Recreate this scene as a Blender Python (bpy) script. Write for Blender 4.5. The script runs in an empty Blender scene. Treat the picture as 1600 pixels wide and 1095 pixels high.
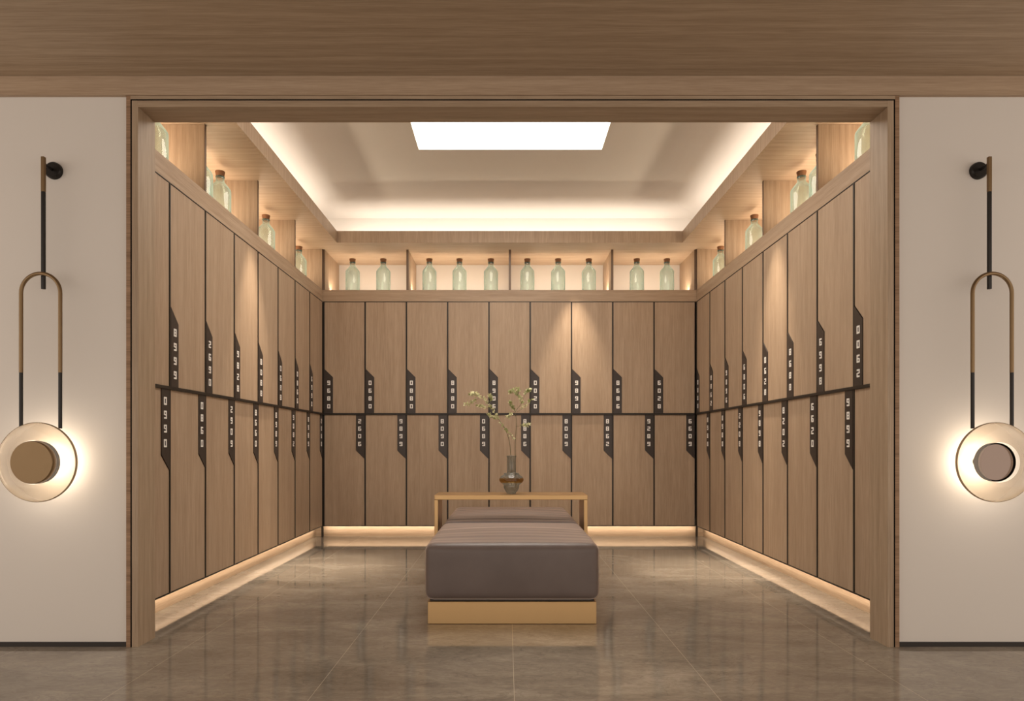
import bpy, bmesh, math, random
from mathutils import Vector, Matrix
random.seed(7)
C = bpy.context.scene.collection
PI = math.pi

# ------------------------------------------------------------------ materials
def new_mat(name):
    m = bpy.data.materials.new(name); m.use_nodes = True
    nt = m.node_tree; b = nt.nodes['Principled BSDF']
    return m, nt, b
def N(nt, t, **kw):
    n = nt.nodes.new(t)
    for k, v in kw.items(): setattr(n, k, v)
    return n
def plain(name, col, rough=0.5, metal=0.0, spec=None, bump=0.0, bscale=60):
    m, nt, b = new_mat(name)
    b.inputs['Base Color'].default_value = (*col, 1)
    b.inputs['Roughness'].default_value = rough
    b.inputs['Metallic'].default_value = metal
    if spec is not None: b.inputs['Specular IOR Level'].default_value = spec
    tc = N(nt, 'ShaderNodeTexCoord'); no = N(nt, 'ShaderNodeTexNoise')
    no.inputs['Scale'].default_value = bscale; no.inputs['Detail'].default_value = 3
    nt.links.new(tc.outputs['Object'], no.inputs['Vector'])
    rr = N(nt, 'ShaderNodeMapRange')
    rr.inputs['To Min'].default_value = max(0, rough-0.06); rr.inputs['To Max'].default_value = rough+0.06
    nt.links.new(no.outputs['Fac'], rr.inputs['Value']); nt.links.new(rr.outputs['Result'], b.inputs['Roughness'])
    if bump:
        bp = N(nt, 'ShaderNodeBump'); bp.inputs['Strength'].default_value = bump; bp.inputs['Distance'].default_value = 0.002
        nt.links.new(no.outputs['Fac'], bp.inputs['Height']); nt.links.new(bp.outputs['Normal'], b.inputs['Normal'])
    return m
def wood(name, axis, dark, light, rough=0.5, gain=1.0):
    """fine straight oak grain running along the given axis"""
    m, nt, b = new_mat(name); L = nt.links
    tc = N(nt, 'ShaderNodeTexCoord'); oi = N(nt, 'ShaderNodeObjectInfo')
    mul = N(nt, 'ShaderNodeMath', operation='MULTIPLY'); mul.inputs[1].default_value = 37.0
    L.new(oi.outputs['Random'], mul.inputs[0])
    add = N(nt, 'ShaderNodeVectorMath', operation='ADD'); L.new(tc.outputs['Object'], add.inputs[0]); L.new(mul.outputs[0], add.inputs[1])
    def mapped(fine, long):
        mp = N(nt, 'ShaderNodeMapping'); s = [fine]*3; s[axis] = long
        mp.inputs['Scale'].default_value = s; L.new(add.outputs[0], mp.inputs['Vector']); return mp
    n1 = N(nt, 'ShaderNodeTexNoise'); n1.inputs['Scale'].default_value = 1; n1.inputs['Detail'].default_value = 4; n1.inputs['Roughness'].default_value = .65
    L.new(mapped(230, 6).outputs[0], n1.inputs['Vector'])
    n2 = N(nt, 'ShaderNodeTexNoise'); n2.inputs['Scale'].default_value = 1; n2.inputs['Detail'].default_value = 3; n2.inputs['Distortion'].default_value = .6
    L.new(mapped(38, 1.1).outputs[0], n2.inputs['Vector'])
    # broad growth-ring figure
    w = N(nt, 'ShaderNodeTexWave', wave_type='RINGS'); w.inputs['Scale'].default_value = 2.2
    w.inputs['Distortion'].default_value = 5; w.inputs['Detail'].default_value = 3; w.inputs['Detail Scale'].default_value = 1.2
    L.new(mapped(3.2, .28).outputs[0], w.inputs['Vector'])
    a = N(nt, 'ShaderNodeMath', operation='MULTIPLY'); a.inputs[1].default_value = .64; L.new(n1.outputs['Fac'], a.inputs[0])
    c = N(nt, 'ShaderNodeMath', operation='MULTIPLY_ADD'); c.inputs[1].default_value = .29; L.new(n2.outputs['Fac'], c.inputs[0]); L.new(a.outputs[0], c.inputs[2])
    d = N(nt, 'ShaderNodeMath', operation='MULTIPLY_ADD'); d.inputs[1].default_value = .07; L.new(w.outputs['Fac'], d.inputs[0]); L.new(c.outputs[0], d.inputs[2])
    r = N(nt, 'ShaderNodeValToRGB'); e = r.color_ramp.elements
    e[0].position = .36; e[0].color = (*[x*gain for x in dark], 1); e[1].position = .64; e[1].color = (*[x*gain for x in light], 1)
    L.new(d.outputs[0], r.inputs['Fac']); L.new(r.outputs['Color'], b.inputs['Base Color'])
    b.inputs['Roughness'].default_value = rough; b.inputs['Specular IOR Level'].default_value = .35
    bp = N(nt, 'ShaderNodeBump'); bp.inputs['Strength'].default_value = .12; bp.inputs['Distance'].default_value = .001
    L.new(n1.outputs['Fac'], bp.inputs['Height']); L.new(bp.outputs['Normal'], b.inputs['Normal'])
    return m
WD, WL = (.318, .219, .143), (.450, .330, .228)
M_woodZ = wood('oak_upright', 2, WD, WL)
M_woodX = wood('oak_crosswise', 0, WD, WL)
M_woodY = wood('oak_lengthwise', 1, WD, WL)
FD, FL = (.285, .200, .128), (.425, .315, .215)
M_frameZ = wood('frame_oak_upright', 2, FD, FL)
M_frameX = wood('frame_oak_crosswise', 0, FD, FL)
M_edge = wood('oak_edge_grain', 0, (.19, .11, .06), (.36, .22, .13), .7)
M_white = plain('warm_white_plaster', (.66, .61, .56), .85, bump=.05, bscale=200)
M_ceil = plain('ceiling_white_plaster', (.66, .62, .57), .9)
M_bronze = plain('dark_bronze_metal', (.026, .020, .016), .42, .3)
M_plate = plain('brown_black_plate', (.050, .039, .034), .35, .3)
M_digit = plain('ivory_enamel', (.80, .77, .72), .5)
M_black = plain('black_metal', (.018, .015, .013), .38, .5)
M_groove = plain('black_shadow_groove', (.008, .006, .005), .8, 0, .05)
M_brass = plain('satin_brass', (.56, .36, .17), .36, .85)
M_brass_dark = plain('aged_brass', (.215, .14, .072), .42, .8)
M_mirror = plain('bronze_mirror', (.20, .15, .125), .12, 1.0)
M_dark = plain('cabinet_inside', (.03, .022, .017), .8)
M_cork = plain('cork_stopper', (.22, .10, .045), .85, bump=.6, bscale=160)
M_stem = plain('twig_bark', (.16, .14, .07), .7)
M_led_body = plain('led_profile', (.7, .68, .64), .4)

def leafm():
    m, nt, b = new_mat('pale_green_leaf')
    oi = N(nt, 'ShaderNodeTexCoord'); no = N(nt, 'ShaderNodeTexNoise'); no.inputs['Scale'].default_value = 30
    nt.links.new(oi.outputs['Object'], no.inputs['Vector'])
    r = N(nt, 'ShaderNodeValToRGB'); e = r.color_ramp.elements
    e[0].position = .38; e[0].color = (.33, .37, .13, 1); e[1].position = .62; e[1].color = (.88, .84, .54, 1)
    nt.links.new(no.outputs['Fac'], r.inputs['Fac']); nt.links.new(r.outputs['Color'], b.inputs['Base Color'])
    b.inputs['Roughness'].default_value = .55
    return m
M_leaf = leafm()

def velvet():
    m, nt, b = new_mat('taupe_velvet')
    tc = N(nt, 'ShaderNodeTexCoord'); no = N(nt, 'ShaderNodeTexNoise'); no.inputs['Scale'].default_value = 5; no.inputs['Detail'].default_value = 5
    nt.links.new(tc.outputs['Object'], no.inputs['Vector'])
    r = N(nt, 'ShaderNodeValToRGB'); e = r.color_ramp.elements
    e[0].position = .3; e[0].color = (.118, .088, .078, 1); e[1].position = .7; e[1].color = (.145, .110, .098, 1)
    nt.links.new(no.outputs['Fac'], r.inputs['Fac']); nt.links.new(r.outputs['Color'], b.inputs['Base Color'])
    b.inputs['Roughness'].default_value = .44
    b.inputs['Sheen Weight'].default_value = .85; b.inputs['Sheen Roughness'].default_value = .35
    b.inputs['Sheen Tint'].default_value = (.85, .70, .62, 1)
    mp = N(nt, 'ShaderNodeMapping'); mp.inputs['Scale'].default_value = (.4, 6.5, 1)
    n2 = N(nt, 'ShaderNodeTexNoise'); n2.inputs['Scale'].default_value = 1; n2.inputs['Detail'].default_value = 1
    nt.links.new(tc.outputs['Object'], mp.inputs['Vector']); nt.links.new(mp.outputs[0], n2.inputs['Vector'])
    bp = N(nt, 'ShaderNodeBump'); bp.inputs['Strength'].default_value = .75; bp.inputs['Distance'].default_value = .03
    nt.links.new(n2.outputs['Fac'], bp.inputs['Height']); nt.links.new(bp.outputs['Normal'], b.inputs['Normal'])
    return m
M_velvet = velvet()

def glass(name, tint, edge, edge_mix=.55, base_mix=.10, rough=.03):
    """thin coloured blown glass: see-through body, denser at grazing edges, glossy coat"""
    m = bpy.data.materials.new(name); m.use_nodes = True; nt = m.node_tree; L = nt.links
    nt.nodes.clear(); out = N(nt, 'ShaderNodeOutputMaterial')
    tr = N(nt, 'ShaderNodeBsdfTransparent'); tr.inputs['Color'].default_value = (*tint, 1)
    df = N(nt, 'ShaderNodeBsdfTranslucent'); df.inputs['Color'].default_value = (*edge, 1)
    d2 = N(nt, 'ShaderNodeBsdfDiffuse'); d2.inputs['Color'].default_value = (*edge, 1)
    mixd = N(nt, 'ShaderNodeMixShader'); mixd.inputs[0].default_value = .5; L.new(df.outputs[0], mixd.inputs[1]); L.new(d2.outputs[0], mixd.inputs[2])
    lw = N(nt, 'ShaderNodeLayerWeight'); lw.inputs['Blend'].default_value = .35
    mr = N(nt, 'ShaderNodeMapRange'); mr.inputs['To Min'].default_value = base_mix; mr.inputs['To Max'].default_value = edge_mix
    L.new(lw.outputs['Facing'], mr.inputs['Value'])
    m1 = N(nt, 'ShaderNodeMixShader'); L.new(mr.outputs[0], m1.inputs[0]); L.new(tr.outputs[0], m1.inputs[1]); L.new(mixd.outputs[0], m1.inputs[2])
    gl = N(nt, 'ShaderNodeBsdfGlossy'); gl.inputs['Roughness'].default_value = rough
    pw = N(nt, 'ShaderNodeMath', operation='POWER'); L.new(lw.outputs['Facing'], pw.inputs[0]); pw.inputs[1].default_value = 2.5
    fr = N(nt, 'ShaderNodeMath', operation='MULTIPLY_ADD'); L.new(pw.outputs[0], fr.inputs[0]); fr.inputs[1].default_value = .22; fr.inputs[2].default_value = .04
    m2 = N(nt, 'ShaderNodeMixShader'); L.new(fr.outputs[0], m2.inputs[0]); L.new(m1.outputs[0], m2.inputs[1]); L.new(gl.outputs[0], m2.inputs[2])
    L.new(m2.outputs[0], out.inputs['Surface'])
    return m
M_bottle = glass('pale_green_glass', (.86, .93, .90), (.46, .60, .56), .80, .14)
M_bottle_base = glass('thick_green_glass', (.5, .62, .57), (.26, .36, .32), .8, .35)
M_vase = glass('smoky_grey_glass', (.76, .78, .75), (.32, .33, .31), .85, .22)
M_brass_refraction = glass('painted_brass_refraction', (.60, .40, .16), (.34, .20, .06), .8, .35)  # amber tint paints in the brass seen refracted through the vase
M_lampglass = glass('smoked_lamp_glass', (.70, .63, .54), (.56, .49, .41), .62, .24, .06)
M_lamprim = glass('lamp_glass_rim', (.6, .52, .43), (.30, .25, .19), .9, .5, .06)

def emit(name, col, s):
    m = bpy.data.materials.new(name); m.use_nodes = True; nt = m.node_tree; nt.nodes.clear()
    e = N(nt, 'ShaderNodeEmission'); e.inputs['Color'].default_value = (*col, 1); e.inputs['Strength'].default_value = s
    o = N(nt, 'ShaderNodeOutputMaterial'); nt.links.new(e.outputs[0], o.inputs['Surface']); return m
M_panel = emit('luminous_panel', (1, .93, .84), 9)
M_ring = emit('warm_led_ring', (1, .85, .67), 58)
M_led = emit('warm_led_diffuser', (1, .80, .56), 3)

def floorm():
    m, nt, b = new_mat('polished_stone_tile'); L = nt.links
    tc = N(nt, 'ShaderNodeTexCoord')
    mp = N(nt, 'ShaderNodeMapping'); mp.inputs['Rotation'].default_value = (0, 0, .25); mp.inputs['Scale'].default_value = (1, 2.2, 1); L.new(tc.outputs['Object'], mp.inputs['Vector'])
    n1 = N(nt, 'ShaderNodeTexNoise'); n1.inputs['Scale'].default_value = 1.6; n1.inputs['Detail'].default_value = 8; n1.inputs['Roughness'].default_value = .62; n1.inputs['Distortion'].default_value = .8
    L.new(mp.outputs[0], n1.inputs['Vector'])
    n2 = N(nt, 'ShaderNodeTexNoise'); n2.inputs['Scale'].default_value = 14; n2.inputs['Detail'].default_value = 8; n2.inputs['Roughness'].default_value = .75; n2.inputs['Distortion'].default_value = 1.5
    L.new(mp.outputs[0], n2.inputs['Vector'])
    mm = N(nt, 'ShaderNodeMath', operation='MULTIPLY_ADD'); mm.inputs[1].default_value = .45; L.new(n2.outputs['Fac'], mm.inputs[0])
    m5 = N(nt, 'ShaderNodeMath', operation='MULTIPLY'); m5.inputs[1].default_value = .55; L.new(n1.outputs['Fac'], m5.inputs[0]); L.new(m5.outputs[0], mm.inputs[2])
    r = N(nt, 'ShaderNodeValToRGB'); e = r.color_ramp.elements
    e[0].position = .34; e[0].color = (.150, .124, .096, 1); e[1].position = .66; e[1].color = (.330, .285, .230, 1)
    k = r.color_ramp.elements.new(.5); k.color = (.225, .190, .150, 1)
    L.new(mm.outputs[0], r.inputs['Fac'])
    # thin dark veins
    v = N(nt, 'ShaderNodeTexNoise'); v.inputs['Scale'].default_value = 3.4; v.inputs['Detail'].default_value = 7; v.inputs['Distortion'].default_value = 1.2
    L.new(mp.outputs[0], v.inputs['Vector'])
    va = N(nt, 'ShaderNodeMath', operation='SUBTRACT'); va.inputs[1].default_value = .5; L.new(v.outputs['Fac'], va.inputs[0])
    vb = N(nt, 'ShaderNodeMath', operation='ABSOLUTE'); L.new(va.outputs[0], vb.inputs[0])
    vc = N(nt, 'ShaderNodeMapRange'); vc.inputs['From Max'].default_value = .012; vc.inputs['To Min'].default_value = .35; vc.inputs['To Max'].default_value = 0; L.new(vb.outputs[0], vc.inputs['Value'])
    mx = N(nt, 'ShaderNodeMix', data_type='RGBA'); L.new(vc.outputs[0], mx.inputs[0]); L.new(r.outputs['Color'], mx.inputs[6]); mx.inputs[7].default_value = (.105, .086, .068, 1)
    # joints of the 0.8 m tiles
    sp = N(nt, 'ShaderNodeSeparateXYZ'); L.new(tc.outputs['Object'], sp.inputs[0])
    def joint(o, shift, w):
        a = N(nt, 'ShaderNodeMath', operation='ADD'); a.inputs[1].default_value = 40.0*.8+shift; L.new(o, a.inputs[0])
        md = N(nt, 'ShaderNodeMath', operation='PINGPONG'); md.inputs[1].default_value = .4; L.new(a.outputs[0], md.inputs[0])
        lt = N(nt, 'ShaderNodeMath', operation='LESS_THAN'); lt.inputs[1].default_value = w; L.new(md.outputs[0], lt.inputs[0]); return lt
    jx = joint(sp.outputs['X'], 0, .0012); jy = joint(sp.outputs['Y'], .25, .0010)
    mxj = N(nt, 'ShaderNodeMath', operation='MAXIMUM'); L.new(jx.outputs[0], mxj.inputs[0])
    jy2 = N(nt, 'ShaderNodeMath', operation='MULTIPLY'); jy2.inputs[1].default_value = .25; L.new(jy.outputs[0], jy2.inputs[0]); L.new(jy2.outputs[0], mxj.inputs[1])
    mj = N(nt, 'ShaderNodeMix', data_type='RGBA'); L.new(mxj.outputs[0], mj.inputs[0]); L.new(mx.outputs[2], mj.inputs[6]); mj.inputs[7].default_value = (.42, .36, .28, 1)
    L.new(mj.outputs[2], b.inputs['Base Color'])
    b.inputs['Roughness'].default_value = .06; b.inputs['Specular IOR Level'].default_value = .55
    bp = N(nt, 'ShaderNodeBump'); bp.inputs['Strength'].default_value = .006; bp.inputs['Distance'].default_value = .001
    L.new(n2.outputs['Fac'], bp.inputs['Height']); L.new(bp.outputs['Normal'], b.inputs['Normal'])
    return m
M_floor = floorm()

# ------------------------------------------------------------------ mesh helpers
class MB:
    def __init__(s): s.v = []; s.f = []; s.mi = []; s.sm = []
    def add(s, vs, fs, mi=0, smooth=False):
        o = len(s.v); s.v += [tuple(v) for v in vs]
        for f in fs: s.f.append([i+o for i in f]); s.mi.append(mi); s.sm.append(smooth)
        return s
    def box(s, x0, x1, y0, y1, z0, z1, mi=0):
        return s.add([(x0,y0,z0),(x1,y0,z0),(x1,y1,z0),(x0,y1,z0),(x0,y0,z1),(x1,y0,z1),(x1,y1,z1),(x0,y1,z1)],
                     [(0,3,2,1),(4,5,6,7),(0,1,5,4),(1,2,6,5),(2,3,7,6),(3,0,4,7)], mi)
    def prism_y(s, pts, y0, y1, mi=0):
        """outline of (x,z) points, counter-clockwise seen from -y, extruded from y0 to y1"""
        n = len(pts); vs = [(x, y0, z) for x, z in pts]+[(x, y1, z) for x, z in pts]
        fs = [tuple(range(n)), tuple(range(2*n-1, n-1, -1))]+[(i, i+n, (i+1) % n+n, (i+1) % n) for i in range(n)]
        return s.add(vs, fs, mi)
    def lathe(s, prof, n=32, axis='z', c=(0,0,0), mi=0, closed=False):
        vs = []; fs = []; k = len(prof)
        for i in range(n):
            a = 2*PI*i/n; ca, sa = math.cos(a), math.sin(a)
            for r, h in prof:
                p = (r*ca, r*sa, h) if axis == 'z' else (r*ca, h, r*sa)
                vs.append((p[0]+c[0], p[1]+c[1], p[2]+c[2]))
        for i in range(n):
            j = (i+1) % n
            for q in range(k if closed else k-1):
                q2 = (q+1) % k
                fs.append((i*k+q, j*k+q, j*k+q2, i*k+q2))
        return s.add(vs, fs, mi, True)
    def tube(s, pts, rad, n=10, mi=0, caps=True):
        pts = [Vector(p) for p in pts]; m = len(pts)
        if not isinstance(rad, (list, tuple)): rad = [rad]*m
        vs = []; fs = []; up = None
        for i, p in enumerate(pts):
            t = (pts[min(i+1, m-1)]-pts[max(i-1, 0)]).normalized()
            if up is None: up = Vector((0, 1, 0)) if abs(t.y) < .9 else Vector((1, 0, 0))
            a = t.cross(up).normalized(); b = a.cross(t).normalized(); up = b
            for q in range(n):
                an = 2*PI*q/n; vs.append(p+(a*math.cos(an)+b*math.sin(an))*rad[i])
        for i in range(m-1):
            for q in range(n):
                r = (q+1) % n; fs.append((i*n+q, i*n+r, (i+1)*n+r, (i+1)*n+q))
        if caps: fs += [tuple(range(n-1, -1, -1)), tuple(range((m-1)*n, m*n))]
        return s.add(vs, fs, mi, True)
    def mesh(s, name, mats, bevel=0):
        me = bpy.data.meshes.new(name); me.from_pydata(s.v, [], s.f)
        mats = mats if isinstance(mats, (list, tuple)) else [mats]
        for m in mats: me.materials.append(m)
        for p, mi, sm in zip(me.polygons, s.mi, s.sm): p.material_index = mi; p.use_smooth = sm
        bm = bmesh.new(); bm.from_mesh(me)
        bmesh.ops.recalc_face_normals(bm, faces=bm.faces)
        if bevel:
            es = [e for e in bm.edges if len(e.link_faces) == 2 and e.calc_face_angle(0) > .6]
            bmesh.ops.bevel(bm, geom=es, offset=bevel, segments=2, profile=.5, affect='EDGES')
        bm.to_mesh(me); bm.free()
        if any(s.sm):
            try: me.set_sharp_from_angle(angle=.7)
            except Exception: pass
        return me
def link(name, me, parent=None, loc=(0,0,0), rz=0):
    o = bpy.data.objects.new(name, me); C.objects.link(o); o.location = loc; o.rotation_euler = (0,0,rz)
    if parent: o.parent = parent
    return o
def thing(name, label, cat, loc=(0,0,0), rz=0, group=None):
    o = link(name, None, None, loc, rz); o.empty_display_size = .05
    return tag(o, label, cat, group)
def tag(o, label, cat, group=None):
    o['label'] = label; o['category'] = cat
    if group: o['group'] = group
    return o
def part(name, mb, mats, parent, bevel=0, label=None):
    o = link(name, mb.mesh(name, mats, bevel), parent)
    if label: o['label'] = label
    return o
def struct(name, mb, mats, label=None, bevel=0):
    o = link(name, mb.mesh(name, mats, bevel)); o['kind'] = 'structure'
    if label: o['label'] = label
    return o

# ------------------------------------------------------------------ measures (metres; camera at y=0 looking along +y)
CAMX, CAMZ = -.029, .99
HW = 2.0            # half width between the locker fronts
YB = 6.97           # front of the back lockers
YP0, YP1 = 3.205, 3.345   # partition wall
OX = 1.835          # half width of the opening
OZ = 2.645          # height of the opening
DEP = .58           # depth of lockers and niches
Z0, ZM, Z1 = .121, 1.322, 2.523
ZS = 2.646          # niche shelf top
ZC = 3.078          # soffit underside
FX = 1.784          # cove fascia half width
FYB, FYN = 6.727, 3.60

# ------------------------------------------------------------------ setting
struct('floor', MB().box(-4.6, 4.6, -2.6, 7.75, -.08, 0), M_floor, 'polished brown grey stone tile floor')
for side, sx in (('left', -1), ('right', 1)):
    a, b = sorted((sx*1.894, sx*4.6))
    struct('wall_'+side, MB().box(a, b, YP0, YP1, 0, 3.7), M_white, 'warm white plaster wall beside the opening')
    struct('baseboard_'+side, MB().box(a if sx < 0 else a, b, YP0-.008, YP0-.0005, 0, .022), M_bronze, 'thin dark metal skirting')
struct('wall_header', MB().box(-1.893, 1.893, YP0, YP1, 2.70, 3.7), M_white, 'wall above the opening')
struct('wall_back', MB().box(-2.75, 2.75, YB+DEP+.02, YB+DEP+.12, 0, 3.7), M_white, 'white wall behind the bottle niches')
struct('wall_side_left', MB().box(-HW-DEP-.12, -HW-DEP-.02, YP1+.001, YB+DEP+.019, 0, 3.7), M_white)
struct('wall_side_right', MB().box(HW+DEP+.02, HW+DEP+.12, YP1+.001, YB+DEP+.019, 0, 3.7), M_white)
struct('ceiling_foyer', MB().box(-4.6, 4.6, -2.6, YP0-.001, 2.793, 2.86), M_frameX, 'oak veneered ceiling in front of the opening')
struct('trim_1', MB().box(-4.6, 4.6, 3.182, YP0-.001, 2.70, 2.792), M_woodX, 'oak beam along the top of the wall')

for n, sx in ((2, -1), (3, 1)):
    mb = MB()
    xs = sorted((sx*OX, sx*1.865)); mb.box(xs[0], xs[1], 3.19, YP1, 0, OZ+.031, 0)
    xs = sorted((sx*1.8651, sx*1.8725)); mb.box(xs[0], xs[1], 3.191, YP1, .0, OZ+.0375, 1)
    xs = sorted((sx*1.8726, sx*1.893)); mb.box(xs[0], xs[1], 3.19, YP1, 0, 2.699, 2)
    struct('trim_%d' % n, mb, [M_frameZ, M_groove, M_edge], 'oak jamb with a black shadow groove')
mb = MB()
mb.box(-OX+.0005, OX-.0005, 3.19, YP1, OZ, OZ+.031, 0)
mb.box(-1.865, 1.865, 3.191, YP1, OZ+.0312, OZ+.0375, 1)
mb.box(-1.8722, 1.8722, 3.19, YP1, OZ+.0378, 2.699, 2)
struct('trim_4', mb, [M_frameX, M_groove, M_frameX], 'oak head of the opening with a black shadow groove')

# soffit ring (underside over niches) with upstand fascia
so = MB(); T = .022
xo = HW+DEP+.019; yo = YB+DEP+.019; yi = YP1+.001
so.box(-xo, -FX-T, yi, yo, ZC, ZC+T, 1); so.box(FX+T, xo, yi, yo, ZC, ZC+T, 1)
so.box(-FX-T, FX+T, FYB+T, yo, ZC, ZC+T, 0); so.box(-FX-T, FX+T, yi, FYN-T, ZC, ZC+T, 0)
struct('ceiling_soffit', so, [M_woodX, M_woodX], 'oak soffit over the bottle niches')
fa = MB(); ft = 3.198
fa.box(-FX-T, -FX, FYN-T, FYB+T, ZC, ft, 0); fa.box(FX, FX+T, FYN-T, FYB+T, ZC, ft, 0)
fa.box(-FX, FX, FYB, FYB+T, ZC, ft, 0); fa.box(-FX, FX, FYN-T, FYN, ZC, ft, 0)
struct('trim_5', fa, [M_woodZ], 'upright oak fascia of the lighting cove')

# coved tray ceiling: curb, gently curved slope, flat field with the opening for the luminous panel
tr = MB()
X0, Y0, Y1 = 2.06, 3.36, 7.02
H0, H1 = 3.43, 3.50
PX, PY0, PY1 = .778, 3.95, 5.54
prof = [(0, ZC+T+.002), (0, H0)]
for i in range(1, 9):
    u = i/8; prof.append((.60*u, H0+(H1-H0)*math.sin(u*PI/2)))
rings = []
for d, h in prof:
    dy = d*.83
    rings.append([(-X0+d, Y0+dy, h), (X0-d, Y0+dy, h), (X0-d, Y1-dy, h), (-X0+d, Y1-dy, h)])
for a, b in zip(rings, rings[1:]):
    for i in range(4):
        j = (i+1) % 4; tr.add([a[i], a[j], b[j], b[i]], [(0, 1, 2, 3)])
R = rings[-1]; P = [(-PX, PY0, H1), (PX, PY0, H1), (PX, PY1, H1), (-PX, PY1, H1)]
for i in range(4):
    j = (i+1) % 4; tr.add([R[i], R[j], P[j], P[i]], [(0, 1, 2, 3)])
P2 = [(x, y, H1+.05) for x, y, _ in P]
for i in range(4):
    j = (i+1) % 4; tr.add([P[i], P[j], P2[j], P2[i]], [(0, 1, 2, 3)])
o = struct('ceiling', tr, M_ceil, 'white coved tray ceiling')
struct('ceiling_slab', MB().box(-2.75, 2.75, YP1+.001, YB+DEP+.12, 3.701, 3.76), M_ceil)
pl = thing('ceiling_light_panel', 'bright rectangular luminous panel in the middle of the white tray ceiling', 'ceiling light', (0, (PY0+PY1)/2, H1+.04))
part('diffuser', MB().box(-PX+.004, PX-.004, (PY0-PY1)/2+.004, (PY1-PY0)/2-.004, -.004, 0), M_panel, pl)
part('housing', MB().box(-PX+.004, PX-.004, (PY0-PY1)/2+.004, (PY1-PY0)/2-.004, .001, .03), M_led_body, pl)

# plinths under the lockers
KR = .10
struct('baseboard_back', MB().box(-HW-KR, HW+KR, YB+KR, YB+KR+.02, 0, Z0-.012), M_woodX, 'recessed oak plinth lit from above')
struct('baseboard_side_left', MB().box(-HW-KR-.02, -HW-KR, YP1+.001, YB+KR+.02, 0, Z0-.012), M_woodY, 'recessed oak plinth lit from above')
struct('baseboard_side_right', MB().box(HW+KR, HW+KR+.02, YP1+.001, YB+KR+.02, 0, Z0-.012), M_woodY, 'recessed oak plinth lit from above')

# ------------------------------------------------------------------ lockers
SEG = {'0': 'abcdef', '1': 'bc', '2': 'abged', '3': 'abgcd', '4': 'fgbc', '5': 'afgcd', '6': 'afgedc', '7': 'abc', '8': 'abcdefg', '9': 'abcdfg'}
def digit(mb, ch, cx, cz, y0, y1, w=.032, h=.046, t=.0098):
    x0, x1, z0, z1 = cx-w/2, cx+w/2, cz-h/2, cz+h/2; e = .0016
    R = {'a': (x0+e, x1-e, z1-t, z1), 'd': (x0+e, x1-e, z0, z0+t), 'g': (x0+t, x1-t, cz-t*.42, cz+t*.42),
         'b': (x1-t, x1, cz-e, z1-e), 'c': (x1-t, x1, z0+e, cz+e), 'f': (x0, x0+t, cz-e, z1-e), 'e': (x0, x0+t, z0+e, cz+e)}
    for k, s in enumerate(SEG[ch]):
        q = R[s]; mb.box(q[0], q[1], y0, y1-.0001*k, q[2], q[3])
ST = .007   # half width of a divider strip
cache = {}; digits = {}
def locker_meshes(W, up):
    key = (round(W, 4), up)
    if key in cache: return cache[key]
    d = {}
    if up: za, zb = ZM+.010, Z1-.006
    else:  za, zb = Z0+.008, ZM-.010
    g = .0012
    pw = .088
    xl, xr = ST+g, W-ST-g
    if up:   outline = [(xl+pw+g, za), (xr, za), (xr, zb), (xl, zb), (xl, 1.798+.004), (xl+pw+g, 1.709+.004)]
    else:    outline = [(xl, za), (xr, za), (xr, .846-.004), (xr-pw-g, .935-.004), (xr-pw-g, zb), (xl, zb)]
    if not up: outline = [(xl, za), (xr, za), (xr, .842), (xr-pw-g, .931), (xr-pw-g, zb), (xl, zb)]
    d['door'] = MB().prism_y(outline, 0, .02).mesh('door', M_woodZ)
    if up:  po = [(xl, za), (xl+pw, za), (xl+pw, 1.709), (xl, 1.798)]
    else:   po = [(xr-pw, zb), (xr-pw, .935), (xr, .846), (xr, zb)]
    d['plate'] = MB().prism_y(po, -.005, .018).mesh('number_plate', M_plate)
    m = MB()
    if up:
        m.box(-ST, ST, -.004, .018, ZM+.0095, Z1-.0055); m.box(-ST, W-ST-.0002, -.004, .018, Z1-.0054, Z1-.0005)
        m.box(-ST, W-ST-.0002, -.012, .018, ZM-.009, ZM+.009)
    else:
        m.box(-ST, ST, -.004, .018, Z0+.0075, ZM-.0095); m.box(-ST, W-ST-.0002, -.004, .018, Z0, Z0+.007)
    d['strip'] = m.mesh('edge_strip', M_bronze)
    b = MB(); z0, z1 = (ZM+.0005, Z1-.001) if up else (Z0, ZM-.0005)
    b.box(.001, W-.001, .0212, DEP, z0, z1)
    d['body'] = b.mesh('cabinet_body', [M_dark])
    d['px'] = (xl+.046 if up else xr-.049)
    cache[key] = d
    return d
ORD = ['', 'second', 'third', 'fourth', 'fifth', 'sixth', 'seventh', 'eighth']
def make_locker(W, up, loc, rz, code, label, group):
    d = locker_meshes(W, up)
    t = thing('locker', label, 'locker', loc, rz, group)
    link('cabinet_body', d['body'], t); link('door', d['door'], t); link('edge_strip', d['strip'], t)
    p = link('number_plate', d['plate'], t)
    zs = (1.654, 1.570, 1.487, 1.403) if up else (1.243, 1.164, 1.084, 1.0)
    for c, z in zip(code, zs):
        if c not in digits:
            mb = MB(); digit(mb, c, 0, 0, -.0015, .0005); digits[c] = mb.mesh('numeral', M_digit)
        q = link('numeral', digits[c], p); q.location = (d['px'], -.005, z)
    return t
rng = random.Random(3)
def code(): return ''.join(rng.choice('8009928086') for _ in range(4))
WB = (2*HW-.026)/9
def back_word(i):
    if i == 0: return 'leftmost, against the left corner'
    if i == 8: return 'rightmost, against the right corner'
    if i == 4: return 'fifth from either corner'
    return '%s from the left corner' % ORD[i] if i < 4 else '%s from the right corner' % ORD[8-i]
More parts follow.
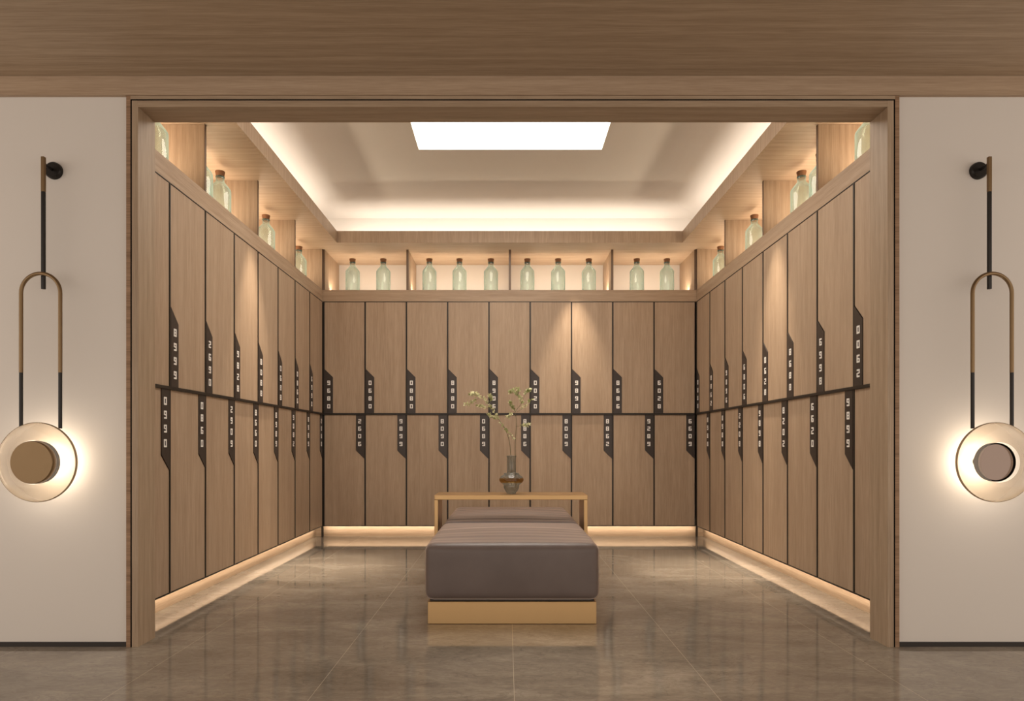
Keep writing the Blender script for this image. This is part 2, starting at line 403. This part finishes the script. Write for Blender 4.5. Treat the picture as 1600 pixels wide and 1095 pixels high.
for i in range(9):
    for up in (True, False):
        tier = 'upper' if up else 'lower'
        extra = ''
        if i == 3 and not up: extra = ', behind the vase stand\'s left half'
        make_locker(WB, up, (-HW+.013+i*WB, YB, 0), 0, code(),
                    '%s oak locker on the back wall, %s' % (tier, back_word(i)), '%s lockers on the back wall' % tier)
WS = .4505; YS = YB-.010
def side_word(k):   # k counted from the back corner
    if k == 0: return 'first from the back corner'
    if k == 7: return 'nearest, against the door frame'
    return '%s from the back corner' % ORD[k]
for k in range(8):
    for up in (True, False):
        tier = 'upper' if up else 'lower'
        lt = dict(body=0)
        cl = code(); cr = code()
        if k == 7 and not up: cl = '0990'
        if k == 6 and up: cl = '8999'; 
        make_locker(WS, up, (-HW, YS-(k+1)*WS, 0), PI/2, cl, '%s oak locker on the left wall, %s' % (tier, side_word(k)), '%s lockers on the left wall' % tier)
        make_locker(WS, up, (HW, YS-k*WS, 0), -PI/2, cr, '%s oak locker on the right wall, %s' % (tier, side_word(k)), '%s lockers on the right wall' % tier)
# dark filler posts in the two back corners
for sx, s in ((-1, 'left'), (1, 'right')):
    x = sorted((sx*(HW+.0205), sx*(HW+.001)))
    tag(link('corner_post', MB().box(x[0]+.0, x[1], YB+.0215, YB+.045, 0, Z1-.002).mesh('corner_post', M_bronze)),
        'dark metal post closing the back %s corner of the lockers' % s, 'corner post', 'corner posts')

# ------------------------------------------------------------------ bottle niches
def niche(name_lab, loc, rz, L, divs, x_start, grainmat):
    """local x along the wall left to right, -y towards the room"""
    t = thing('display_niche', name_lab, 'display shelf', loc, rz, 'bottle niches above the lockers')
    part('shelf', MB().box(x_start, x_start+L, -.002, DEP+.017, Z1+.0005, ZS), M_woodX, t)
    for x in divs:
        part('divider_panel', MB().box(x-.011, x+.011, .0, DEP+.015, ZS+.0005, ZC-.001).box(x-.012, x+.012, -.004, -.0002, ZS+.0005, ZC-.001, 1), [M_woodZ, M_edgeband], t)
    return t
M_edgeband = plain('dark_edge_band', (.16, .105, .07), .5)
# back: divider panels stand across the niche
bn = niche('long oak bottle niche across the back wall above the lockers', (0, YB, 0), 0, 2*HW, (-HW+.012, -1.092, .003, 1.098, HW-.012), -HW, None)
sl = YB-.0005-(YP1+.002)
dv = [YS-.003-k*2*WS for k in range(4)]; dv[0] = YB-.014
ln = niche('oak bottle niche running along the left wall above the lockers', (-HW, YB, 0), PI/2, sl, [y-YB for y in dv], -sl, None)
rn = niche('oak bottle niche running along the right wall above the lockers', (HW, YB, 0), -PI/2, sl, [YB-y for y in dv], 0, None)

# ------------------------------------------------------------------ bottles
BODY = [(0, .004), (.066, .004), (.0745, .012), (.0765, .03), (.0765, .222), (.0745, .234), (.066, .248), (.040, .280), (.032, .290), (.029, .300), (.0285, .318), (.030, .330)]
m_body = MB().lathe(BODY, 32).mesh('glass_body', M_bottle)
m_base = MB().lathe([(0, .0), (.068, .0), (.0757, .006), (.0757, .014), (.063, .0175), (0, .0175)], 32).mesh('thick_base', M_bottle_base)
m_cork = MB().lathe([(0, .315), (.024, .315), (.026, .328), (.029, .334), (.035, .366), (.034, .369), (0, .369)], 24).mesh('cork', M_cork)
m_rim = MB().lathe([(.027, .322), (.0315, .322), (.0325, .327), (.0315, .332), (.027, .332)], 24, closed=True).mesh('neck_ring', M_bottle_base)
def bottle(x, y, z, label, group):
    t = thing('glass_bottle', label, 'bottle', (x, y, z), random.uniform(0, 6), group)
    link('glass_body', m_body, t); link('thick_base', m_base, t); link('neck_ring', m_rim, t); link('cork', m_cork, t)
    return t
bx = [-1.71, -1.375, -.873, -.545, -.203, .194, .529, .864, 1.387, 1.715]
bl = ['left of the pair in the back shelf\'s leftmost niche', 'right of the pair in the back shelf\'s leftmost niche',
      'leftmost of three on the back shelf left of its centre divider', 'middle of three on the back shelf left of its centre divider', 'rightmost of three on the back shelf left of its centre divider',
      'leftmost of three on the back shelf right of its centre divider', 'middle of three on the back shelf right of its centre divider', 'rightmost of three on the back shelf right of its centre divider',
      'left of the pair in the back shelf\'s rightmost niche', 'right of the pair in the back shelf\'s rightmost niche']
for x, l in zip(bx, bl): bottle(x, 7.10, ZS+.0003, 'corked green bottle, '+l, 'bottles on the back shelf')
sb = [(3.93, 'nearest the door frame, cut off by its edge'), (4.53, 'peeping out from behind the second divider'), (4.83, 'in the second bay, fully seen'),
      (5.75, 'in the third bay'), (6.66, 'in the bay next to the back corner')]
for sx, s in ((-1, 'left'), (1, 'right')):
    for y, l in sb:
        bottle(sx*2.155, y, ZS+.0003, 'green bottle on the %s wall shelf, %s' % (s, l), 'bottles on the %s shelf' % s)

# ------------------------------------------------------------------ bench
def soft_box(x0, x1, y0, y1, z0, z1, r, crown=0, n=26):
    bm = bmesh.new(); bmesh.ops.create_cube(bm, size=2)
    bmesh.ops.subdivide_edges(bm, edges=bm.edges, cuts=n, use_grid_fill=True)
    cx, cy, cz = (x0+x1)/2, (y0+y1)/2, (z0+z1)/2; hx, hy, hz = (x1-x0)/2, (y1-y0)/2, (z1-z0)/2
    for v in bm.verts:
        # denser vertices near the edges
        q = [math.copysign(abs(math.sin(c*PI/2)), c) for c in v.co]
        p = Vector((q[0]*hx, q[1]*hy, q[2]*hz)); k = Vector((max(-hx+r, min(hx-r, p.x)), max(-hy+r, min(hy-r, p.y)), max(-hz+r, min(hz-r, p.z))))
        d = p-k
        if d.length > 1e-6: p = k+d.normalized()*r
        if crown:
            f = (1-(p.x/hx)**2)*(1-(p.y/hy)**2)
            if p.z > 0: p.z += crown*f
            s = 1-(p.z/hz)**2 if abs(p.z) < hz else 0
            p.y += math.copysign(crown*.5*s*(1-(p.x/hx)**2)*min(1, abs(p.y)/hy), p.y)
            p.x += math.copysign(crown*.5*s*(1-(p.y/hy)**2)*min(1, abs(p.x)/hx), p.x)
        v.co = p+Vector((cx, cy, cz))
    me = bpy.data.meshes.new('cushion'); bm.to_mesh(me); bm.free()
    for p in me.polygons: p.use_smooth = True
    return me
BY = 4.6
bench = thing('upholstered_bench', 'long taupe velvet bench on a brass plinth in the middle of the floor', 'bench', (0, BY, 0))
part('base', MB().box(-.466, .466, 3.60-BY, 5.64-BY, 0, .124), M_brass, bench, .003, 'satin brass plinth')
part('painted_gap_shadow', MB().box(-.455, .455, 3.615-BY, 5.62-BY, .1242, .1345), M_dark, bench)  # dark slab painted in as the shadow between plinth and cushions
for y0, y1 in ((3.565, 4.535), (4.54, 5.70)):
    me = soft_box(-.480, .480, y0-BY, y1-BY, .135, .450, .046, .020); me.materials.append(M_velvet); link('cushion', me, bench)

# bridge table over the bench
tb = thing('bridge_table', 'narrow brass bridge table standing astride the velvet bench, carrying the vase', 'side table', (0, 4.76, 0))
TH = .635; HWt = .542; TD = .15
part('table_top', MB().box(-HWt, HWt, -TD, TD, TH-.033, TH), M_brass, tb, .002)
for sx in (-1, 1):
    x = sorted((sx*HWt, sx*(HWt-.026)))
    part('leg', MB().box(x[0], x[1], -TD, TD, 0, TH-.0335), M_brass, tb, .002)

# vase
vz = TH+.0005; VX, VY = .004, 4.76
va = thing('glass_vase', 'smoky grey glass vase with a bulging waist on the brass table', 'vase', (VX, VY, vz))
prof = [(0, .003), (.030, .003), (.033, 0), (.034, .004), (.045, .02), (.054, .038), (.057, .052), (.056, .060), (.060, .064), (.078, .0799)]
part('lower_bowl', MB().lathe(prof, 40), M_vase, va)
part('brass_refraction_band', MB().lathe([(.078, .080), (.086, .089), (.0885, .098), (.0885, .104), (.086, .112)], 40), M_brass_refraction, va, label='amber band painted for the brass refracted in the waist')
part('neck', MB().lathe([(.086, .1121), (.078, .124), (.062, .134), (.054, .142), (.056, .146), (.052, .150), (.034, .152), (.0315, .156), (.031, .20), (.032, .26), (.036, .274), (.0345, .276), (.033, .275)], 40), M_vase, va)

# branches in the vase
def px(x, y, d=4.76):
    s = d/1018.0; return Vector(((x-792)*s+CAMX, d, CAMZ-(y-695)*s))
def branch(label, stems, seed, leafspots):
    r = random.Random(seed)
    root = px(*stems[0][0]); root.z = vz+.03
    t = thing('leafy_branch', label, 'branch', (root.x, root.y, root.z), 0, 'branches in the vase')
    st = MB(); lf = MB(); base = Vector(root)
    for si, s in enumerate(stems):
        pts = [px(x, y, 4.76+dz) for x, y, dz in s]
        # smooth the polyline
        sm = []
        for i in range(len(pts)-1):
            p0 = pts[max(i-1, 0)]; p1 = pts[i]; p2 = pts[i+1]; p3 = pts[min(i+2, len(pts)-1)]
            for k in range(4):
                u = k/4; sm.append(.5*((2*p1)+(p2-p0)*u+(2*p0-5*p1+4*p2-p3)*u*u+(3*p1-p0-3*p2+p3)*u**3))
        sm.append(pts[-1]); r0 = .0026 if si == 0 else .0015
        st.tube([p-base for p in sm], [r0*(1-.6*i/len(sm)) for i in range(len(sm))], 6)
        lo = leafspots[si]
        n = int(len(sm)*lo[1]*1.5)
        for k in range(n):
            u = lo[0]+(1-lo[0])*(k+r.random())/max(n, 1); i = min(int(u*(len(sm)-1)), len(sm)-2)
            p = sm[i].lerp(sm[i+1], r.random()); dirn = (sm[i+1]-sm[i]).normalized()
            for q in range(r.choice((1, 2, 2))):
                a = (dirn*.6+Vector((r.uniform(-1, 1), r.uniform(-1, 1), r.uniform(-.5, .9)))).normalized()
                leaf(lf, p-base, a, r.uniform(.011, .024), r)
    part('stem', st, M_stem, t); part('leaves', lf, M_leaf, t)
def leaf(mb, p, d, L, r):
    side = d.cross(Vector((r.uniform(-1, 1), r.uniform(-1, 1), r.uniform(-1, 1)))).normalized(); up = d.cross(side).normalized()
    w = L*.30; q = p+d*.004
    vs = [q, q+d*L*.35+side*w, q+d*L*.7+side*w*.8, q+d*L+up*L*.08, q+d*L*.7-side*w*.8, q+d*L*.35-side*w, q+d*L*.5+up*L*.12]
    fs = [(0, 1, 6), (1, 2, 6), (2, 3, 6), (3, 4, 6), (4, 5, 6), (5, 0, 6)]
    th = up*.0006
    mb.add([v+th for v in vs]+[v-th for v in vs], fs+[tuple(i+7 for i in reversed(f)) for f in fs]+[(i, i+7, (i+1) % 6+7, (i+1) % 6) for i in range(6)], 0, True)
branch('leafy branch leaning to the left out of the glass vase',
       [[(799, 762, 0), (798, 712, 0), (796, 690, 0), (790, 672, .01), (779, 655, .02), (770, 641, .02), (764, 632, .02), (752, 620, .03), (745, 618, .03)],
        [(768, 640, .02), (757, 636, .03), (748, 634, .02)], [(764, 631, .02), (768, 624, .01), (765, 618, 0)],
        [(752, 620, .03), (742, 614, .04), (736, 616, .04)], [(748, 622, .03), (738, 628, .04), (727, 632, .04)],
        [(779, 655, .02), (770, 652, 0), (764, 649, -.01)], [(787, 665, .01), (791, 672, -.01), (802, 684, -.02)]],
       5, [(.42, .9), (.3, 1.5), (.3, 1.6), (.2, 2), (.2, 2.2), (.2, 2.2), (.3, 1.2)])
branch('upright leafy branch on the right in the glass vase',
       [[(806, 762, 0), (805, 712, 0), (805, 690, .0), (807, 662, -.01), (806, 650, -.01), (805, 643, -.02), (812, 634, -.02), (815, 627, -.02), (809, 617, -.03), (802, 612, -.03)],
        [(805, 644, -.01), (801, 636, -.03), (797, 629, -.04)], [(805, 612, -.03), (802, 610, -.02), (797, 613, -.01)],
        [(807, 644, -.01), (819, 636, .0), (830, 624, .02)], [(815, 628, -.02), (820, 618, -.01), (827, 609, 0)],
        [(806, 666, 0), (816, 665, .01), (826, 663, .02)], [(806, 650, 0), (799, 648, .02), (793, 651, .03)], [(809, 617, -.03), (811, 611, -.02), (808, 608, 0)]],
       9, [(.72, .8), (.2, 2.2), (.2, 2.2), (.3, 1.2), (.6, 2), (.4, 1.5), (.4, 1.5), (.3, 1.4)])

# ------------------------------------------------------------------ wall lamps
def wall_lamp(x, side):
    t = thing('wall_lamp', 'wall lamp with a glowing smoked glass disc under a long brass and black loop, on the %s wall' % side, 'wall lamp', (x, YP0, .908), 0, 'wall lamps beside the opening')
    t['label'] = ('wall lamp left of the opening, glass disc with a flat brass centre' if side == 'left'
                  else 'wall lamp right of the opening, glass disc with a mirrored bronze centre')
    zc = 2.335-.908
    c = MB(); c.lathe([(0, -.0005), (.041, -.0005), (.041, -.016), (.036, -.022), (.0, -.022)], 32, 'y', (0, 0, zc))
    part('canopy', c, M_black, t)
    part('arm', MB().tube([(0, -.02, zc), (0, -.075, zc+.004)], .007, 12), M_black, t)
    ry = -.080
    rb = MB().box(-.0078, .0078, ry-.0078, ry+.0078, 2.204-.908, 2.371-.908)
    part('rod_tip', rb, M_brass_dark, t, .0015, 'brass upper end of the rod')
    part('rod', MB().box(-.0074, .0074, ry-.0074, ry+.0074, 1.737-.908, 2.2038-.908), M_black, t, .0015)
    uy = ry-.0185; R = .0935; zt = 1.816-.0085-R-.908
    zs = 1.335-.908
    pts = [(-R, uy, zs)]+[(-R*math.cos(PI*i/24), uy, zt+R*math.sin(PI*i/24)) for i in range(25)]+[(R, uy, zs)]
    part('loop', MB().tube(pts, .0088, 12), M_brass_dark, t, 0, 'brass arch of the loop')
    for s in (-1, 1):
        part('loop_leg', MB().tube([(s*R, uy, zs-.0002), (s*R, uy, .160)], .0083, 12), M_black, t, 0, 'black lower leg of the loop')
    # hub and light
    part('wall_plate', MB().lathe([(0, -.0005), (.024, -.0005), (.024, -.012), (0, -.012)], 32, 'y'), M_black, t)
    ringp = [(.060+.008*math.cos(a), -.078+.009*math.sin(a)) for a in [2*PI*i/8 for i in range(8)]]
    part('led_ring', MB().lathe(ringp, 40, 'y', closed=True), M_ring, t, 0, 'glowing warm light ring')
    if side == 'left':
        part('hub', MB().lathe([(0, -.013), (.020, -.013), (.020, -.094), (.088, -.098), (.100, -.108), (.102, -.128), (0, -.128)], 48, 'y'), M_groove, t)
        part('centre_disc', MB().lathe([(0, -.129), (.098, -.129), (.1005, -.132), (.1005, -.158), (.098, -.161), (0, -.161)], 48, 'y'), M_brass_dark, t, 0, 'flat brass centre disc')
        yc = -.128
    else:
        part('hub', MB().lathe([(0, -.013), (.020, -.013), (.020, -.094), (.084, -.096), (.0915, -.102), (.092, -.106), (.092, -.126), (.088, -.126), (.0865, -.118), (0, -.118)], 48, 'y'), M_groove, t)
        part('centre_disc', MB().lathe([(0, -.1185), (.085, -.1185), (.085, -.1205), (.0, -.122)], 48, 'y'), M_mirror, t, 0, 'bronze mirror centre')
        yc = -.128
    gp = []
    ri = .104 if side == 'left' else .094
    for i in range(15):       # front dome from the hub out to the rim, then the flat back
        u = i/14; r = ri+(.186-ri)*u; gp.append((r, yc-.020*math.cos(u*PI/2)**.8 if u < 1 else yc))
    gp += [(.188, yc+.006), (.187, yc+.016), (.182, yc+.022)]
    part('glass_disc', MB().lathe(gp, 64, 'y'), M_lampglass, t, 0, 'smoked glass disc')
    part('glass_rim', MB().lathe([(.1865, yc-.002), (.1895, yc+.004), (.1895, yc+.010), (.1870, yc+.012), (.1865, yc+.006)], 64, 'y', closed=True), M_lamprim, t)
    return t
wall_lamp(-2.252, 'left'); wall_lamp(2.285, 'right')

# ------------------------------------------------------------------ lights
def area(name, loc, rot, sx, sy, power, col=(1, .82, .62), spread=PI):
    l = bpy.data.lights.new(name, 'AREA'); l.shape = 'RECTANGLE'; l.size = sx; l.size_y = sy; l.energy = power; l.color = col; l.spread = spread
    o = bpy.data.objects.new(name, l); C.objects.link(o); o.location = loc; o.rotation_euler = rot; return o
def spot(name, loc, rot, power, angle, blend, col=(1, .84, .66), rad=.02):
    l = bpy.data.lights.new(name, 'SPOT'); l.energy = power; l.spot_size = angle; l.spot_blend = blend; l.color = col; l.shadow_soft_size = rad
    o = bpy.data.objects.new(name, l); C.objects.link(o); o.location = loc; o.rotation_euler = rot; return o
WARM = (1, .82, .62); COVE = (1, .90, .79)
EXEC = dict(cove=10.5, kick=4.6, niche=18, spot=230, up=2.6)
# cove strips behind the fascia, shining up (area lamps point along -z, so turn them over)
cl = FYB-FYN; TILT = math.radians(122)   # tilted outwards, away from the room
cz = ZC+.055
area('cove_light', (-FX-.085, (FYB+FYN)/2, cz), (TILT, 0, PI/2), cl, .08, EXEC['cove']*cl/3.5, COVE)
area('cove_light', (FX+.085, (FYB+FYN)/2, cz), (TILT, 0, -PI/2), cl, .08, EXEC['cove']*cl/3.5, COVE)
area('cove_light', (0, FYB+.085, cz), (TILT, 0, 0), 2*FX, .08, EXEC['cove']*2*FX/3.5, COVE)
area('cove_light', (0, FYN-.085, cz), (TILT, 0, PI), 2*FX, .08, EXEC['cove']*2*FX/3.5, COVE)
# plinth strips under the lockers
area('plinth_light', (0, YB+.030, Z0-.008), (math.radians(70), 0, 0), 2*HW, .010, EXEC['kick']*4.0/3.6, WARM)
area('plinth_light', (-HW-.030, (YB+YP1)/2, Z0-.008), (math.radians(70), 0, PI/2), YB-YP1, .010, EXEC['kick'], WARM)
area('plinth_light', (HW+.030, (YB+YP1)/2, Z0-.008), (math.radians(70), 0, -PI/2), YB-YP1, .010, EXEC['kick'], WARM)
# strips let into the niche shelves, shining up
area('niche_light', (0, YB+.30, ZS+.004), (PI, 0, 0), 2*HW-.1, .015, EXEC['niche'], WARM)
area('niche_light', (-HW-.33, (YB+YP1)/2, ZS+.004), (PI, 0, 0), .12, YB-YP1-.1, EXEC['niche']*1.5, WARM)
area('niche_light', (HW+.33, (YB+YP1)/2, ZS+.004), (PI, 0, 0), .12, YB-YP1-.1, EXEC['niche']*1.5, WARM)
# recessed soffit downlights
spot('soffit_downlight', (-1.80, 4.98, ZC-.005), (.05, -.05, 0), EXEC['spot'], math.radians(46), .8)
spot('soffit_downlight', (1.80, 4.86, ZC-.005), (.05, .05, 0), EXEC['spot'], math.radians(46), .8)
spot('soffit_downlight', (.69, 6.76, ZC-.005), (0, 0, 0), EXEC['spot']*.8, math.radians(46), .85)
# the hot inner beams of the two side fittings
spot('soffit_beam', (-1.80, 4.98, ZC-.005), (.10, -.085, 0), 520, math.radians(27), 1.0)
spot('soffit_beam', (1.80, 4.86, ZC-.005), (.10, .085, 0), 520, math.radians(27), 1.0)
# small uplights at the divider panels
ups = [(-HW+.055, YB+.22, 'leftmost end panel of the back niche'), (-1.092+.045, YB+.22, 'left divider of the back niche'),
       (1.098-.045, YB+.22, 'right divider of the back niche'), (HW-.055, YB+.22, 'rightmost end panel of the back niche')]
M_up = emit('uplight_lens', (1, .82, .6), 6)
for x, y, l in ups:
    u = thing('uplight', 'tiny round uplight set in the shelf beside the '+l, 'uplight', (x, y, ZS+.0003), 0, 'niche uplights')
    part('ring', MB().lathe([(.011, 0), (.016, 0), (.016, .004), (.011, .004)], 20, closed=True), M_brass_dark, u)
    part('lens', MB().lathe([(0, .0005), (.0108, .0005), (.0108, .003), (0, .003)], 20), M_up, u)
    spot('uplight_beam', (x, y, ZS+.012), (PI, 0, 0), EXEC['up'], math.radians(110), .7, WARM, .008)
# foyer downlights
spot('foyer_downlight', (.22, 2.62, 2.78), (0, 0, 0), 90, math.radians(34), 1.0, (1, .86, .70), .04)

w = bpy.data.worlds.new('foyer_ambient_fill'); bpy.context.scene.world = w; w.use_nodes = True  # even ambient glow added as fill, in place of unseen foyer lighting
w.node_tree.nodes['Background'].inputs['Color'].default_value = (1, .885, .775, 1)
w.node_tree.nodes['Background'].inputs['Strength'].default_value = 1.45

# ------------------------------------------------------------------ camera and view
cd = bpy.data.cameras.new('camera'); co = bpy.data.objects.new('camera', cd); C.objects.link(co)
cd.sensor_width = 36; cd.lens = 1018/1600*36; cd.shift_x = 8/1600; cd.shift_y = (695-547.5)/1600; cd.clip_start = .05
co.location = (CAMX, 0, CAMZ); co.rotation_euler = (PI/2, 0, 0)
S = bpy.context.scene; S.camera = co
S.view_settings.view_transform = 'Standard'; S.view_settings.look = 'None'; S.view_settings.exposure = 0.15; S.view_settings.gamma = 1
S.view_settings.use_curve_mapping = False
S.cycles.max_bounces = 8; S.cycles.transparent_max_bounces = 16
